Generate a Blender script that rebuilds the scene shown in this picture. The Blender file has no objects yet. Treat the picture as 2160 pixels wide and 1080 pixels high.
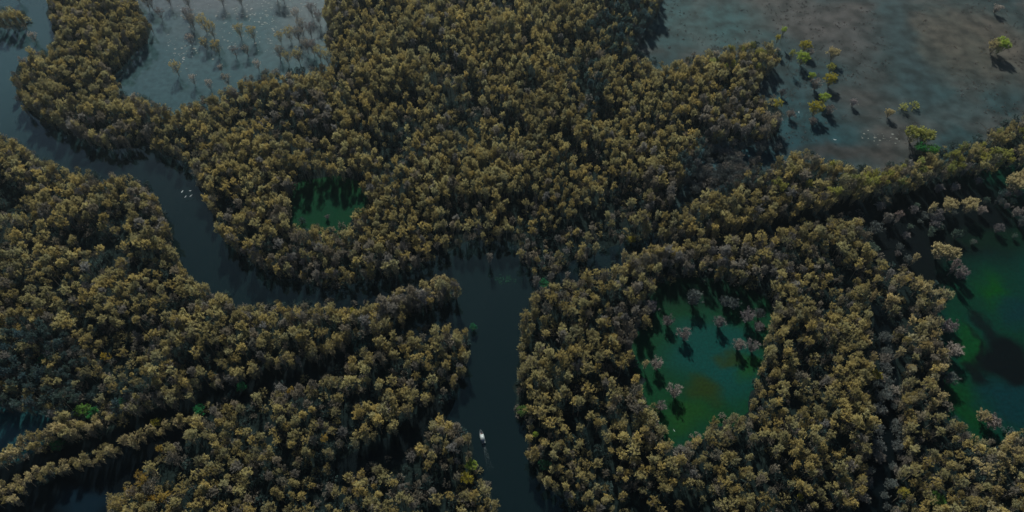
import bpy, math, random
import numpy as np
from mathutils import Vector, noise
from mathutils.geometry import tessellate_polygon

R = math.radians
S = bpy.context.scene
C = S.collection

# ------------------------------------------------------------------ camera
CAM_H = 320.0
PITCH = 37.4                      # degrees between the view axis and straight down
FPX = 1542.0                      # focal length in pixels of the 2160 px wide photograph
cam = bpy.data.cameras.new('camera')
co = bpy.data.objects.new('camera', cam)
C.objects.link(co)
co.location = (0, 0, CAM_H)
co.rotation_euler = (R(PITCH), 0, 0)
cam.sensor_width = 36.0
cam.lens = 36.0 * FPX / 2160.0
cam.clip_start = 1.0
cam.clip_end = 30000.0
S.camera = co

# ------------------------------------------------------------------ light
SUN_EL, SUN_AZ = 34.0, -8.0      # azimuth from +Y, negative is to the left
w = bpy.data.worlds.new('World')
S.world = w
w.use_nodes = True
wn = w.node_tree.nodes
sky = wn.new('ShaderNodeTexSky')
sky.sky_type = 'NISHITA'
sky.sun_disc = False
sky.sun_elevation = R(SUN_EL)
sky.sun_rotation = R(SUN_AZ)
sky.air_density = 1.0
sky.dust_density = 0.8
sky.ozone_density = 3.0
w.node_tree.links.new(sky.outputs[0], wn['Background'].inputs[0])
wn['Background'].inputs[1].default_value = 0.05
sl = bpy.data.lights.new('sun', 'SUN')
sl.energy = 5.0
sl.angle = R(2.0)
sl.color = (1.0, 0.95, 0.86)
so = bpy.data.objects.new('sun', sl)
C.objects.link(so)
sd = Vector((math.sin(R(SUN_AZ)) * math.cos(R(SUN_EL)), math.cos(R(SUN_AZ)) * math.cos(R(SUN_EL)), math.sin(R(SUN_EL))))
so.rotation_euler = sd.to_track_quat('Z', 'Y').to_euler()
so.location = (-300, 600, 500)

S.view_settings.view_transform = 'Standard'
S.view_settings.look = 'None'
S.view_settings.gamma = 1.0
S.view_settings.exposure = 0.85
S.render.engine = 'CYCLES'
S.cycles.max_bounces = 6
S.cycles.diffuse_bounces = 2
S.cycles.glossy_bounces = 2
S.cycles.transmission_bounces = 3
S.cycles.transparent_max_bounces = 4
S.cycles.volume_bounces = 0
S.cycles.caustics_reflective = False
S.cycles.caustics_refractive = False

# ------------------------------------------------------------------ picture <-> ground
_cr, _sr = math.cos(R(PITCH)), math.sin(R(PITCH))

def at(px, py, z=0.0):
    cx, cy = (px - 1080) / FPX, -(py - 540) / FPX
    dx, dy, dz = cx, cy * _cr + _sr, cy * _sr - _cr
    t = (z - CAM_H) / dz
    return Vector((dx * t, dy * t, z))

def to_px(p):
    x, y, z = p[0], p[1], p[2] - CAM_H
    yc = y * _cr + z * _sr
    zc = -y * _sr + z * _cr
    return 1080 + FPX * x / -zc, 540 - FPX * yc / -zc

# ------------------------------------------------------------------ object helpers
def tag(o, label=None, cat=None, group=None, kind=None):
    if label: o['label'] = label
    if cat: o['category'] = cat
    if group: o['group'] = group
    if kind: o['kind'] = kind
    return o

class MB:
    def __init__(s):
        s.v, s.f, s.m = [], [], []
    def quad(s, p, a, b, m=0):
        n = len(s.v)
        s.v += [p - a - b, p + a - b, p + a + b, p - a + b]
        s.f.append((n, n + 1, n + 2, n + 3)); s.m.append(m)
    def leaf(s, p, a, b, m=0):
        n = len(s.v)
        s.v += [p - a, p + b, p + a, p - b]
        s.f.append((n, n + 1, n + 2, n + 3)); s.m.append(m)
    def tube(s, pts, rad, sides=5, m=0):
        rings = []
        for i, p in enumerate(pts):
            d = (pts[min(i + 1, len(pts) - 1)] - pts[max(i - 1, 0)])
            d = d.normalized() if d.length > 1e-6 else Vector((0, 0, 1))
            u = d.cross(Vector((0.31, 0.95, 0.1))).normalized()
            v = d.cross(u)
            n = len(s.v)
            for k in range(sides):
                a = 2 * math.pi * k / sides
                s.v.append(p + (u * math.cos(a) + v * math.sin(a)) * rad[i])
            rings.append(n)
        for i in range(len(pts) - 1):
            for k in range(sides):
                k2 = (k + 1) % sides
                s.f.append((rings[i] + k, rings[i] + k2, rings[i + 1] + k2, rings[i + 1] + k)); s.m.append(m)
        n = len(s.v); s.v.append(pts[-1]); 
        for k in range(sides):
            s.f.append((rings[-1] + k, rings[-1] + (k + 1) % sides, n)); s.m.append(m)
    def box(s, c, h, m=0, rz=0.0):
        n = len(s.v)
        ca, sa = math.cos(rz), math.sin(rz)
        for sz in (-1, 1):
            for sx, sy in ((-1, -1), (1, -1), (1, 1), (-1, 1)):
                x, y = sx * h[0], sy * h[1]
                s.v.append(Vector(c) + Vector((x * ca - y * sa, x * sa + y * ca, sz * h[2])))
        for f in ((3, 2, 1, 0), (4, 5, 6, 7), (0, 1, 5, 4), (1, 2, 6, 5), (2, 3, 7, 6), (3, 0, 4, 7)):
            s.f.append(tuple(n + i for i in f)); s.m.append(m)
    def mesh(s, name, mats, smooth=False):
        me = bpy.data.meshes.new(name)
        me.from_pydata([tuple(v) for v in s.v], [], s.f)
        for m in mats: me.materials.append(m)
        if len(mats) > 1:
            me.polygons.foreach_set('material_index', s.m)
        if smooth:
            me.polygons.foreach_set('use_smooth', [True] * len(me.polygons))
        me.update()
        return me
    def build(s, name, mats, parent=None, smooth=False):
        o = bpy.data.objects.new(name, s.mesh(name, mats if isinstance(mats, list) else [mats], smooth))
        C.objects.link(o)
        if parent: o.parent = parent
        return o

def empty(name, loc, rz=0.0, sc=1.0):
    o = bpy.data.objects.new(name, None)
    C.objects.link(o)
    o.location = loc; o.rotation_euler = (0, 0, rz); o.scale = (sc,) * 3
    o.empty_display_size = 1.0
    return o

# ------------------------------------------------------------------ materials
def mat(name):
    m = bpy.data.materials.new(name)
    m.use_nodes = True
    nt = m.node_tree
    return m, nt.nodes, nt.links, nt.nodes['Principled BSDF']

def ramp(n, stops):
    r = n.new('ShaderNodeValToRGB')
    e = r.color_ramp.elements
    e[0].position, e[0].color = stops[0][0], (*stops[0][1], 1)
    e[1].position, e[1].color = stops[-1][0], (*stops[-1][1], 1)
    for p, c in stops[1:-1]:
        x = e.new(p); x.color = (*c, 1)
    return r

def foliage(name, mix_col, mix_fac, transl, val=(0.62, 1.38), nscale=0.9):
    """leaf or twig material; its colour is the tree's own 'tint'"""
    m, n, l, b = mat(name)
    at_ = n.new('ShaderNodeAttribute'); at_.attribute_type = 'INSTANCER'; at_.attribute_name = 'tint'
    mx = n.new('ShaderNodeMix'); mx.data_type = 'RGBA'; mx.inputs[0].default_value = mix_fac
    l.new(at_.outputs['Color'], mx.inputs[6]); mx.inputs[7].default_value = (*mix_col, 1)
    tc = n.new('ShaderNodeTexCoord')
    nz = n.new('ShaderNodeTexNoise'); nz.inputs['Scale'].default_value = nscale; nz.inputs['Detail'].default_value = 3
    l.new(tc.outputs['Object'], nz.inputs['Vector'])
    mr = n.new('ShaderNodeMapRange'); mr.inputs[1].default_value = 0.3; mr.inputs[2].default_value = 0.7
    mr.inputs[3].default_value, mr.inputs[4].default_value = val
    l.new(nz.outputs['Fac'], mr.inputs[0])
    hs = n.new('ShaderNodeHueSaturation')
    l.new(mr.outputs[0], hs.inputs['Value']); l.new(mx.outputs[2], hs.inputs['Color'])
    df = n.new('ShaderNodeBsdfDiffuse'); l.new(hs.outputs[0], df.inputs[0])
    out = n['Material Output']
    n.remove(b)
    if transl:
        tr = n.new('ShaderNodeBsdfTranslucent'); l.new(hs.outputs[0], tr.inputs[0])
        ms = n.new('ShaderNodeMixShader'); ms.inputs[0].default_value = transl
        l.new(df.outputs[0], ms.inputs[1]); l.new(tr.outputs[0], ms.inputs[2])
        l.new(ms.outputs[0], out.inputs[0])
    else:
        l.new(df.outputs[0], out.inputs[0])
    return m

M_LEAF = foliage('leaf', (0.1, 0.1, 0.1), 0.0, 0.4)
M_TWIG = foliage('twig', (0.150, 0.142, 0.128), 0.42, 0.0)
M_BARK = foliage('bark', (0.13, 0.12, 0.105), 0.85, 0.0, nscale=2.0)

def plain(name, col, rough=0.6, scale=3.0, var=0.25, metallic=0.0):
    m, n, l, b = mat(name)
    tc = n.new('ShaderNodeTexCoord')
    nz = n.new('ShaderNodeTexNoise'); nz.inputs['Scale'].default_value = scale
    l.new(tc.outputs['Object'], nz.inputs['Vector'])
    r = ramp(n, [(0.3, tuple(c * (1 - var) for c in col)), (0.7, tuple(min(1, c * (1 + var)) for c in col))])
    l.new(nz.outputs['Fac'], r.inputs[0]); l.new(r.outputs[0], b.inputs['Base Color'])
    b.inputs['Roughness'].default_value = rough
    b.inputs['Metallic'].default_value = metallic
    b.inputs['Specular IOR Level'].default_value = 0.02 if name == 'weed' else 0.12
    return m

def water(name, stops, scale, rough=0.12, bump=0.03, detail=4.0, fine=None, bscale=0.5, spec=0.5, blobs=()):
    """still swamp water: body colour patches, Fresnel reflection, faint ripples"""
    m, n, l, b = mat(name)
    tc = n.new('ShaderNodeTexCoord')
    nz = n.new('ShaderNodeTexNoise'); nz.inputs['Scale'].default_value = scale; nz.inputs['Detail'].default_value = detail
    nz.inputs['Distortion'].default_value = 0.6
    l.new(tc.outputs['Object'], nz.inputs['Vector'])
    r = ramp(n, stops)
    l.new(nz.outputs['Fac'], r.inputs[0])
    col = r.outputs[0]
    if blobs:
        # patches of coloured water or algae, some painting sheen, mist or shade; centre and radii on the ground, edges frayed by noise
        dz = n.new('ShaderNodeTexNoise'); dz.inputs['Scale'].default_value = 0.06; dz.inputs['Detail'].default_value = 4
        l.new(tc.outputs['Object'], dz.inputs['Vector'])
        sb = n.new('ShaderNodeVectorMath'); sb.operation = 'SUBTRACT'; sb.inputs[1].default_value = (.5, .5, .5)
        l.new(dz.outputs['Color'], sb.inputs[0])
        sc_ = n.new('ShaderNodeVectorMath'); sc_.operation = 'SCALE'; sc_.inputs['Scale'].default_value = 22.0
        l.new(sb.outputs[0], sc_.inputs[0])
        ad = n.new('ShaderNodeVectorMath'); ad.operation = 'ADD'
        l.new(tc.outputs['Object'], ad.inputs[0]); l.new(sc_.outputs[0], ad.inputs[1])
        for bx, by, brx, bry, bc, soft, amt in blobs:
            c0 = at(bx, by); rx_ = (at(bx + brx, by) - c0).length; ry_ = abs(at(bx, by - bry).y - at(bx, by + bry).y) / 2
            d1 = n.new('ShaderNodeVectorMath'); d1.operation = 'SUBTRACT'; d1.inputs[1].default_value = (c0.x, c0.y, 0)
            l.new(ad.outputs[0], d1.inputs[0])
            d2 = n.new('ShaderNodeVectorMath'); d2.operation = 'MULTIPLY'; d2.inputs[1].default_value = (1 / rx_, 1 / ry_, 0)
            l.new(d1.outputs[0], d2.inputs[0])
            d3 = n.new('ShaderNodeVectorMath'); d3.operation = 'LENGTH'; l.new(d2.outputs[0], d3.inputs[0])
            d4 = n.new('ShaderNodeMapRange'); d4.interpolation_type = 'SMOOTHSTEP'
            d4.inputs[1].default_value = 1 - soft; d4.inputs[2].default_value = 1 + soft; d4.inputs[3].default_value = amt; d4.inputs[4].default_value = 0
            l.new(d3.outputs['Value'], d4.inputs[0])
            m5 = n.new('ShaderNodeMix'); m5.data_type = 'RGBA'; l.new(d4.outputs[0], m5.inputs[0]); l.new(col, m5.inputs[6]); m5.inputs[7].default_value = (*bc, 1)
            col = m5.outputs[2]
    if fine:
        fz = n.new('ShaderNodeTexNoise'); fz.inputs['Scale'].default_value = fine[0]; fz.inputs['Detail'].default_value = 5
        l.new(tc.outputs['Object'], fz.inputs['Vector'])
        fr = ramp(n, [(0.35, (fine[1],) * 3), (0.65, (fine[2],) * 3)])
        l.new(fz.outputs['Fac'], fr.inputs[0])
        mm = n.new('ShaderNodeMix'); mm.data_type = 'RGBA'; mm.blend_type = 'MULTIPLY'; mm.inputs[0].default_value = 1
        l.new(col, mm.inputs[6]); l.new(fr.outputs[0], mm.inputs[7]); col = mm.outputs[2]
    l.new(col, b.inputs['Base Color'])
    b.inputs['Roughness'].default_value = rough
    b.inputs['IOR'].default_value = 1.33
    b.inputs['Specular IOR Level'].default_value = spec
    b.inputs['Specular Tint'].default_value = (0.58, 0.95, 0.90, 1)
    bz = n.new('ShaderNodeTexNoise'); bz.inputs['Scale'].default_value = bscale; bz.inputs['Detail'].default_value = 3
    l.new(tc.outputs['Object'], bz.inputs['Vector'])
    bp = n.new('ShaderNodeBump'); bp.inputs['Strength'].default_value = bump; bp.inputs['Distance'].default_value = 1.0
    l.new(bz.outputs['Fac'], bp.inputs['Height']); l.new(bp.outputs[0], b.inputs['Normal'])
    return m

M_GROUND = water('wet_mud', [(0.35, (0.0035, 0.007, 0.0075)), (0.65, (0.007, 0.012, 0.011))], 0.05, rough=0.9, bump=0.3, fine=(0.6, 0.6, 1.3), spec=0.04)
M_RIVER = water('river_water', [(0.3, (0.0015, 0.0045, 0.005)), (0.7, (0.0025, 0.006, 0.0065))], 0.01, rough=0.05, bump=0.004,
                blobs=[(-60, 110, 300, 200, (0.014, 0.032, 0.035), .9, 1.0)])  # sky sheen at the upper left put into the river colour
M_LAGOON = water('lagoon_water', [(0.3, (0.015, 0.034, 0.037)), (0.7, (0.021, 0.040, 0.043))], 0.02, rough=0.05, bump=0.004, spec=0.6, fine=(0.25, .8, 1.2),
                 blobs=[(430, 5, 150, 24, (0.055, 0.055, 0.056), .9, .7), (645, 40, 50, 60, (0.048, 0.048, 0.048), .9, .6), (400, 60, 60, 30, (0.040, 0.050, 0.050), .9, .5)])  # pale mist over twiggy growth put into the lagoon colour
TEALC, GRN, OLV, SHADE_GRN = (0.0008, 0.024, 0.021), (0.0008, 0.021, 0.007), (0.008, 0.016, 0.0015), (0.0006, 0.007, 0.004)
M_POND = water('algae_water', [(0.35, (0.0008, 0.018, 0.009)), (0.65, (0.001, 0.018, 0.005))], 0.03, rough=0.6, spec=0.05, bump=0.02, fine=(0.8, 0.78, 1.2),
               blobs=[(1480, 615, 140, 30, SHADE_GRN, .5, .7), (1500, 740, 95, 70, TEALC, .45, .9), (1560, 800, 50, 50, TEALC, .5, .7), (1533, 752, 24, 15, OLV, .7, .8), (1490, 825, 30, 24, OLV, .8, .85),  # first patch: tree shade along the top shore painted into the pond
                      (1575, 775, 30, 26, (0.003, 0.026, 0.003), .5, .8), (1440, 880, 60, 34, (0.004, 0.026, 0.003), .6, .7), (1380, 850, 40, 60, GRN, .6, .5)])
M_GREEN = water('green_water', [(0.3, (0.001, 0.018, 0.010)), (0.7, (0.003, 0.022, 0.006))], 0.02, rough=0.9, spec=0.05, fine=(1.0, 0.8, 1.1))
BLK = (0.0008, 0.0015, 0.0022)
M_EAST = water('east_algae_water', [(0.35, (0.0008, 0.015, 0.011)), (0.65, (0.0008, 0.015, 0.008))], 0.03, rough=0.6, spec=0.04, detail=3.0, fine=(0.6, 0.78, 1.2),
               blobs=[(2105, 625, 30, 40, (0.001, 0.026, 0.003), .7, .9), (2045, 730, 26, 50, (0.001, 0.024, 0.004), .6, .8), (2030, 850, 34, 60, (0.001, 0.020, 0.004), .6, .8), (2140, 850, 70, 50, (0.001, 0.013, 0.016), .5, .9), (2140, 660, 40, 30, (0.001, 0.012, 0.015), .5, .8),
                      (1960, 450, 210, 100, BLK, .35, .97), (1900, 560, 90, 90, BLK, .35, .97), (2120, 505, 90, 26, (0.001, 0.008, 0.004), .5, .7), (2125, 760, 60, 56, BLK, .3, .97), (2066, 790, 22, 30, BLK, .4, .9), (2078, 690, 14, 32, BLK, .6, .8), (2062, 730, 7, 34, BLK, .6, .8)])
M_MARSH = water('marsh_water', [(0.30, (0.005, 0.019, 0.023)), (0.46, (0.011, 0.022, 0.024)), (0.56, (0.026, 0.027, 0.026)), (0.68, (0.036, 0.032, 0.029))], 0.016, rough=0.8, bump=0.05, detail=10.0, fine=(0.10, 0.42, 1.28), bscale=0.8, spec=0.2,
               blobs=[(1690, 250, 110, 100, (0.004, 0.024, 0.030), .5, .85), (1620, 320, 160, 40, (0.003, 0.018, 0.024), .5, .85), (2010, 230, 110, 60, (0.010, 0.030, 0.034), .7, .6), (1500, 50, 120, 55, (0.014, 0.042, 0.044), .6, .6), (1530, 350, 110, 60, (0.004, 0.024, 0.032), .6, .8),
                      (2040, 90, 130, 80, (0.040, 0.034, 0.024), .7, .65), (1760, 50, 100, 50, (0.030, 0.029, 0.029), .7, .6), (1830, 220, 80, 50, (0.026, 0.026, 0.025), .8, .5), (1780, 320, 90, 18, (0.022, 0.016, 0.014), .7, .7)] + [(x_, y_, 30, 34, (0.012, 0.024, 0.027), .7, .75) for x_, y_ in ((1885, -20), (1888, 30), (1895, 75), (1912, 118), (1935, 158), (1950, 200))])
M_SWCH = water('south_west_water', [(0.3, (0.0006, 0.0012, 0.002)), (0.7, (0.001, 0.002, 0.003))], 0.03, rough=0.3, spec=.08, blobs=[(175, 1065, 60, 36, (0.002, 0.007, 0.012), .6, .9)])
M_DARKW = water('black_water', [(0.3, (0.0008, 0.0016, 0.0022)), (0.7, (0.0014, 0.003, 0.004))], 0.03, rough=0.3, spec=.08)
M_POOL = water('teal_pool_water', [(0.3, (0.004, 0.024, 0.028)), (0.7, (0.006, 0.030, 0.034))], 0.03, rough=0.2)

# ------------------------------------------------------------------ canopy-free outlines (photograph pixels at canopy height)
POLY = {
 'river': [(-300, 90), (0, 92), (60, 100), (20, 145), (20, 178), (30, 208), (50, 234), (80, 258), (110, 275), (150, 290), (190, 308), (240, 322), (290, 318), (308, 312),
           (330, 322), (370, 342), (400, 352), (408, 385), (425, 415), (440, 445), (450, 480), (470, 505), (495, 530), (520, 553), (550, 573),
           (590, 590), (640, 598), (700, 604), (760, 602), (820, 592), (880, 570), (930, 545), (975, 522), (1010, 512), (1050, 512), (1085, 522), (1100, 560), (1125, 590),
           (1170, 588), (1225, 555), (1290, 530), (1350, 505), (1390, 497), (1400, 510), (1350, 528), (1310, 543), (1270, 556), (1225, 566), (1200, 584), (1165, 596), (1115, 607),
           (1110, 640), (1100, 670), (1090, 700), (1088, 735), (1090, 780), (1074, 810), (1078, 840), (1082, 880), (1105, 900), (1115, 930), (1107, 950), (1120, 990),
           (1132, 1012), (1162, 1042), (1200, 1080), (1280, 1200), (1300, 1700), (1140, 1700), (1100, 1180), (1065, 1080), (1055, 1058), (1040, 1022), (1022, 998), (1007, 970), (1005, 940), (1000, 912),
           (985, 890), (950, 870), (922, 860), (945, 845), (970, 820), (984, 790), (990, 760), (997, 720), (998, 682), (975, 668), (940, 680), (895, 688), (850, 690), (820, 694), (790, 708),
           (760, 728), (740, 738), (735, 728), (770, 708), (830, 688), (860, 676), (900, 662), (940, 646), (975, 630), (986, 610), (975, 592), (950, 584), (915, 586), (880, 600), (850, 612),
           (820, 624), (790, 630), (740, 634), (700, 635), (640, 634), (600, 631), (550, 634), (520, 638), (500, 630), (483, 616), (450, 606), (437, 591), (417, 578), (393, 566), (380, 548), (367, 515),
           (373, 480), (360, 470), (352, 440), (335, 405), (310, 378), (285, 363), (250, 356), (200, 355), (150, 350), (110, 331), (75, 318), (50, 301), (30, 286), (0, 280), (-300, 260)],
 'sound': [(-300, -200), (0, -200), (90, -200), (97, -10), (92, 30), (102, 55), (110, 75), (92, 94), (62, 102), (0, 96), (-300, 95), (-300, 60), (0, 64), (50, 62), (74, 50), (70, 32), (48, 18), (25, 12), (0, 14), (-300, 10)],
 'lagoon': [(285, -300), (290, 0), (315, 30), (328, 60), (312, 95), (285, 120), (262, 145), (245, 172), (252, 186), (285, 195), (320, 206), (335, 220), (385, 220), (400, 206), (440, 200), (470, 184),
            (500, 164), (530, 152), (560, 144), (600, 143), (640, 139), (690, 134), (712, 128), (690, 112), (676, 84), (690, 58), (672, 28), (682, -10), (690, -300)],
 'north_pond': [(612, 432), (622, 398), (650, 384), (690, 380), (740, 384), (772, 396), (768, 420), (750, 436), (736, 446), (736, 470), (700, 474), (660, 471), (616, 460)],
 'pond': [(1372, 622), (1400, 600), (1450, 592), (1520, 596), (1580, 610), (1622, 642), (1630, 662), (1608, 700), (1612, 742), (1598, 772), (1582, 820), (1572, 850), (1545, 865),
          (1500, 880), (1470, 900), (1430, 916), (1408, 908), (1393, 880), (1398, 862), (1372, 850), (1356, 820), (1372, 790), (1345, 765), (1338, 735), (1345, 705), (1378, 690), (1382, 655)],
 'east_pond': [(1838, 436), (1900, 408), (2000, 384), (2080, 368), (2160, 352), (2400, 310), (2500, 900), (2160, 892), (2110, 908), (2068, 920), (2052, 905), (2010, 868), (2000, 832), (1992, 800), (2012, 775),
               (2000, 740), (1992, 700), (1982, 662), (1998, 640), (2014, 618), (1982, 598), (1942, 566), (1905, 560), (1876, 552), (1850, 528), (1836, 505), (1832, 470)],
 'marsh': [(1402, -300), (1398, 20), (1372, 58), (1350, 88), (1345, 106), (1380, 124), (1402, 128), (1432, 115), (1472, 110), (1512, 98), (1562, 88), (1602, 82), (1640, 90), (1662, 118), (1636, 150), (1608, 165), (1604, 188),
           (1645, 205), (1657, 235), (1652, 262), (1640, 288), (1600, 306), (1560, 312), (1500, 305), (1475, 325), (1478, 370), (1440, 400), (1420, 420), (1450, 428), (1490, 400), (1540, 370), (1600, 344), (1650, 324), (1700, 317), (1750, 325), (1800, 345), (1850, 350),
           (1900, 334), (1950, 320), (2000, 308), (2060, 288), (2100, 264), (2160, 238), (2500, 130), (2600, -300)],
 'creek': [(1395, 497), (1440, 497), (1500, 490), (1560, 472), (1640, 456), (1720, 436), (1780, 420), (1850, 402), (1850, 432), (1830, 440), (1790, 442), (1740, 456), (1700, 462), (1650, 472), (1600, 484), (1560, 492), (1490, 502), (1440, 510), (1395, 518)],
 'black_channel': [(1840, 640), (1868, 655), (1878, 720), (1888, 765), (1892, 820), (1890, 870), (1900, 930), (1902, 962), (1890, 1010), (1876, 1080), (1870, 1600), (1802, 1600), (1814, 1080), (1834, 1000), (1844, 940), (1850, 880), (1854, 820), (1860, 765), (1848, 710)],
 'inlet': [(962, 848), (935, 858), (905, 880), (884, 915), (862, 948), (800, 966), (750, 988), (700, 1002), (690, 988), (760, 952), (828, 928), (850, 897), (890, 868), (925, 846)],
 'west_pool': [(-300, 850), (0, 858), (40, 860), (80, 868), (122, 886), (100, 908), (62, 925), (30, 943), (0, 942), (-300, 960)],
 'south_west_channel': [(-300, 1110), (0, 1058), (60, 1032), (120, 1008), (200, 978), (255, 950), (300, 925), (330, 905), (400, 884), (412, 896), (350, 925), (330, 950), (308, 985), (285, 1000), (262, 1012), (240, 1030), (225, 1060), (205, 1095), (170, 1250), (-300, 1250)],
 'west_channel': [(-300, 1000), (0, 990), (40, 980), (80, 958), (140, 942), (200, 926), (250, 906), (290, 884), (330, 864), (380, 843), (440, 816), (500, 799), (560, 779), (640, 762), (700, 742), (740, 726), (752, 738), (704, 768), (640, 798), (590, 804), (520, 820), (470, 838),
                  (420, 856), (350, 886), (300, 912), (240, 936), (190, 956), (120, 980), (60, 1004), (20, 1030), (-300, 1060)],
}
POLY = {k: [Vector(p) for p in v] for k, v in POLY.items()}
BB = {k: (min(p.x for p in v), min(p.y for p in v), max(p.x for p in v), max(p.y for p in v)) for k, v in POLY.items()}

def inside(poly, x, y):
    c = False
    j = len(poly) - 1
    for i in range(len(poly)):
        a, b = poly[i], poly[j]
        if (a.y > y) != (b.y > y) and x < (b.x - a.x) * (y - a.y) / (b.y - a.y) + a.x:
            c = not c
        j = i
    return c

def open_at(x, y):
    for k, v in POLY.items():
        b = BB[k]
        if b[0] <= x <= b[2] and b[1] <= y <= b[3] and inside(v, x, y):
            return k
    return None

# gaps in the canopy: x, y, rx, ry, share of trees left out
GAPS = [(1220, 78, 34, 12, .95), (1288, 238, 30, 18, .95), (1240, 170, 20, 40, .6), (840, 310, 40, 42, .75), (960, 240, 40, 40, .5), (900, 190, 60, 40, .4), (1060, 260, 60, 50, .35),
        (25, 420, 36, 45, .92), (215, 450, 30, 14, .8), (225, 530, 28, 40, .85), (255, 430, 16, 35, .7), (290, 550, 28, 18, .8), (60, 600, 40, 14, .7), (150, 620, 30, 12, .6),
        (1280, 460, 38, 52, .93), (1285, 520, 45, 20, .9), (1090, 455, 30, 20, .5), (1700, 840, 45, 24, .95), (1320, 590, 30, 14, .7), (1300, 640, 30, 22, .7), (1330, 800, 20, 30, .75), (1560, 470, 10, 10, .1),
        (1480, 945, 60, 14, .8), (1270, 950, 44, 22, .92), (540, 870, 50, 40, .85), (560, 910, 40, 14, .8), (720, 890, 34, 26, .7), (660, 960, 30, 24, .8), (860, 990, 42, 26, .85), (860, 930, 26, 28, .85), (420, 945, 40, 14, .8),
        (640, 1040, 60, 30, .45), (560, 1020, 40, 40, .4), (300, 800, 40, 18, .5), (180, 830, 20, 40, .7), (245, 700, 26, 12, .6), (1110, 65, 14, 34, .8), (1300, 1010, 30, 14, .5), (2048, 985, 16, 60, .9),
        (1680, 540, 30, 14, .8), (1560, 600, 70, 18, .6), (1420, 570, 60, 14, .6), (1850, 620, 22, 40, .6), (1500, 340, 60, 40, .2), (1330, 410, 30, 30, .5), (440, 760, 18, 30, .5), (480, 690, 20, 12, .4), (350, 570, 16, 10, .5),
        (820, 860, 24, 16, .6), (930, 800, 20, 30, .3), (1200, 870, 16, 30, .6), (1640, 900, 22, 14, .5), (1780, 930, 24, 20, .5), (1500, 1040, 40, 14, .4)]

# ------------------------------------------------------------------ setting sheets
def sheet(name, pts, z, m, zc=0.0, grow=0.0, rough_edge=0.0, seed=0):
    """flat sheet on the ground; pts are canopy outline pixels"""
    P = []
    n = len(pts)
    ctr = None
    area = sum(pts[i][0] * pts[(i + 1) % n][1] - pts[(i + 1) % n][0] * pts[i][1] for i in range(n))
    sgn = 1 if area > 0 else -1
    for i in range(n):
        a, b, c = Vector(pts[i - 1]), Vector(pts[i]), Vector(pts[(i + 1) % n])
        t = (c - a)
        nn = Vector((t.y, -t.x)) * sgn
        if nn.length > 1e-6: nn.normalize()
        q = b + nn * grow
        P.append(at(q.x, q.y + (26 * max(0, nn.y) if grow else 0), zc))
    Q = []
    rnd = random.Random(seed)
    for i in range(len(P)):
        a, b = P[i], P[(i + 1) % len(P)]
        k = max(1, min(24, int((b - a).length / 4.0))) if rough_edge else 1
        for j in range(k):
            q = a.lerp(b, j / k)
            if rough_edge:
                q = q + Vector((noise.noise(q * 0.11), noise.noise(q * 0.11 + Vector((9, 3, 1))), 0)) * rough_edge
            Q.append(Vector((q.x, q.y, 0)))
    tris = tessellate_polygon([Q])
    me = bpy.data.meshes.new(name)
    fs = []
    for t in tris:
        a, b, c = (Q[i] for i in t)
        fs.append(t if (b - a).cross(c - a).z > 0 else (t[0], t[2], t[1]))
    me.from_pydata([tuple(q) for q in Q], [], fs)
    me.materials.append(m)
    me.update()
    o = bpy.data.objects.new(name, me)
    o.location = (0, 0, z)
    C.objects.link(o)
    return tag(o, kind='structure')

g = MB(); g.quad(Vector((0, 2500, 0)), Vector((9000, 0, 0)), Vector((0, 9000, 0)))
tag(g.build('ground', M_GROUND), kind='structure')
GR = 7
sheet('river_water', POLY['river'], 0.05, M_RIVER, grow=GR, rough_edge=2.5)
sheet('sound_water', POLY['sound'], 0.07, M_RIVER, grow=6, rough_edge=2.0)
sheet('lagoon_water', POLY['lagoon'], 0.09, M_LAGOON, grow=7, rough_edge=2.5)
sheet('north_pond_water', POLY['north_pond'], 0.05, M_GREEN, grow=8, rough_edge=2.5)
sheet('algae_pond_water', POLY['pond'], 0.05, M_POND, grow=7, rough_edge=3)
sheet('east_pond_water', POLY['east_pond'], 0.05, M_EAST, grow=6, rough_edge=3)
sheet('marsh', POLY['marsh'], 0.05, M_MARSH, grow=6, rough_edge=3)
sheet('creek_water', POLY['creek'], 0.09, M_DARKW, grow=8, rough_edge=2)
sheet('black_channel_water', POLY['black_channel'], 0.05, M_DARKW, grow=4, rough_edge=2)
sheet('inlet_water', POLY['inlet'], 0.07, M_DARKW, grow=4, rough_edge=2)
sheet('west_pool_water', POLY['west_pool'], 0.05, M_POOL, grow=8, rough_edge=2)
sheet('south_west_channel_water', POLY['south_west_channel'], 0.05, M_SWCH, grow=3, rough_edge=2)
sheet('west_channel_water', POLY['west_channel'], 0.07, M_DARKW, grow=2, rough_edge=1.5)

# ------------------------------------------------------------------ tree prototypes
def rdir(rnd, zlo=-1.0):
    while True:
        v = Vector((rnd.uniform(-1, 1), rnd.uniform(-1, 1), rnd.uniform(zlo, 1)))
        if 0.05 < v.length < 1: return v.normalized()

def tuft(mb, rnd, p, d, L, r, n, size, m=0, flat=0.6):
    for i in range(n):
        t = rnd.random()
        q = p + d * (t * L) + rdir(rnd) * r * (0.35 + 0.65 * t) * rnd.uniform(0.3, 1)
        a = (d * flat + rdir(rnd)).normalized()
        b = a.cross(rdir(rnd))
        if b.length < .1: continue
        s = size * rnd.uniform(0.6, 1.3)
        mb.leaf(q, a * s, b.normalized() * s * 0.36, m)

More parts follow.
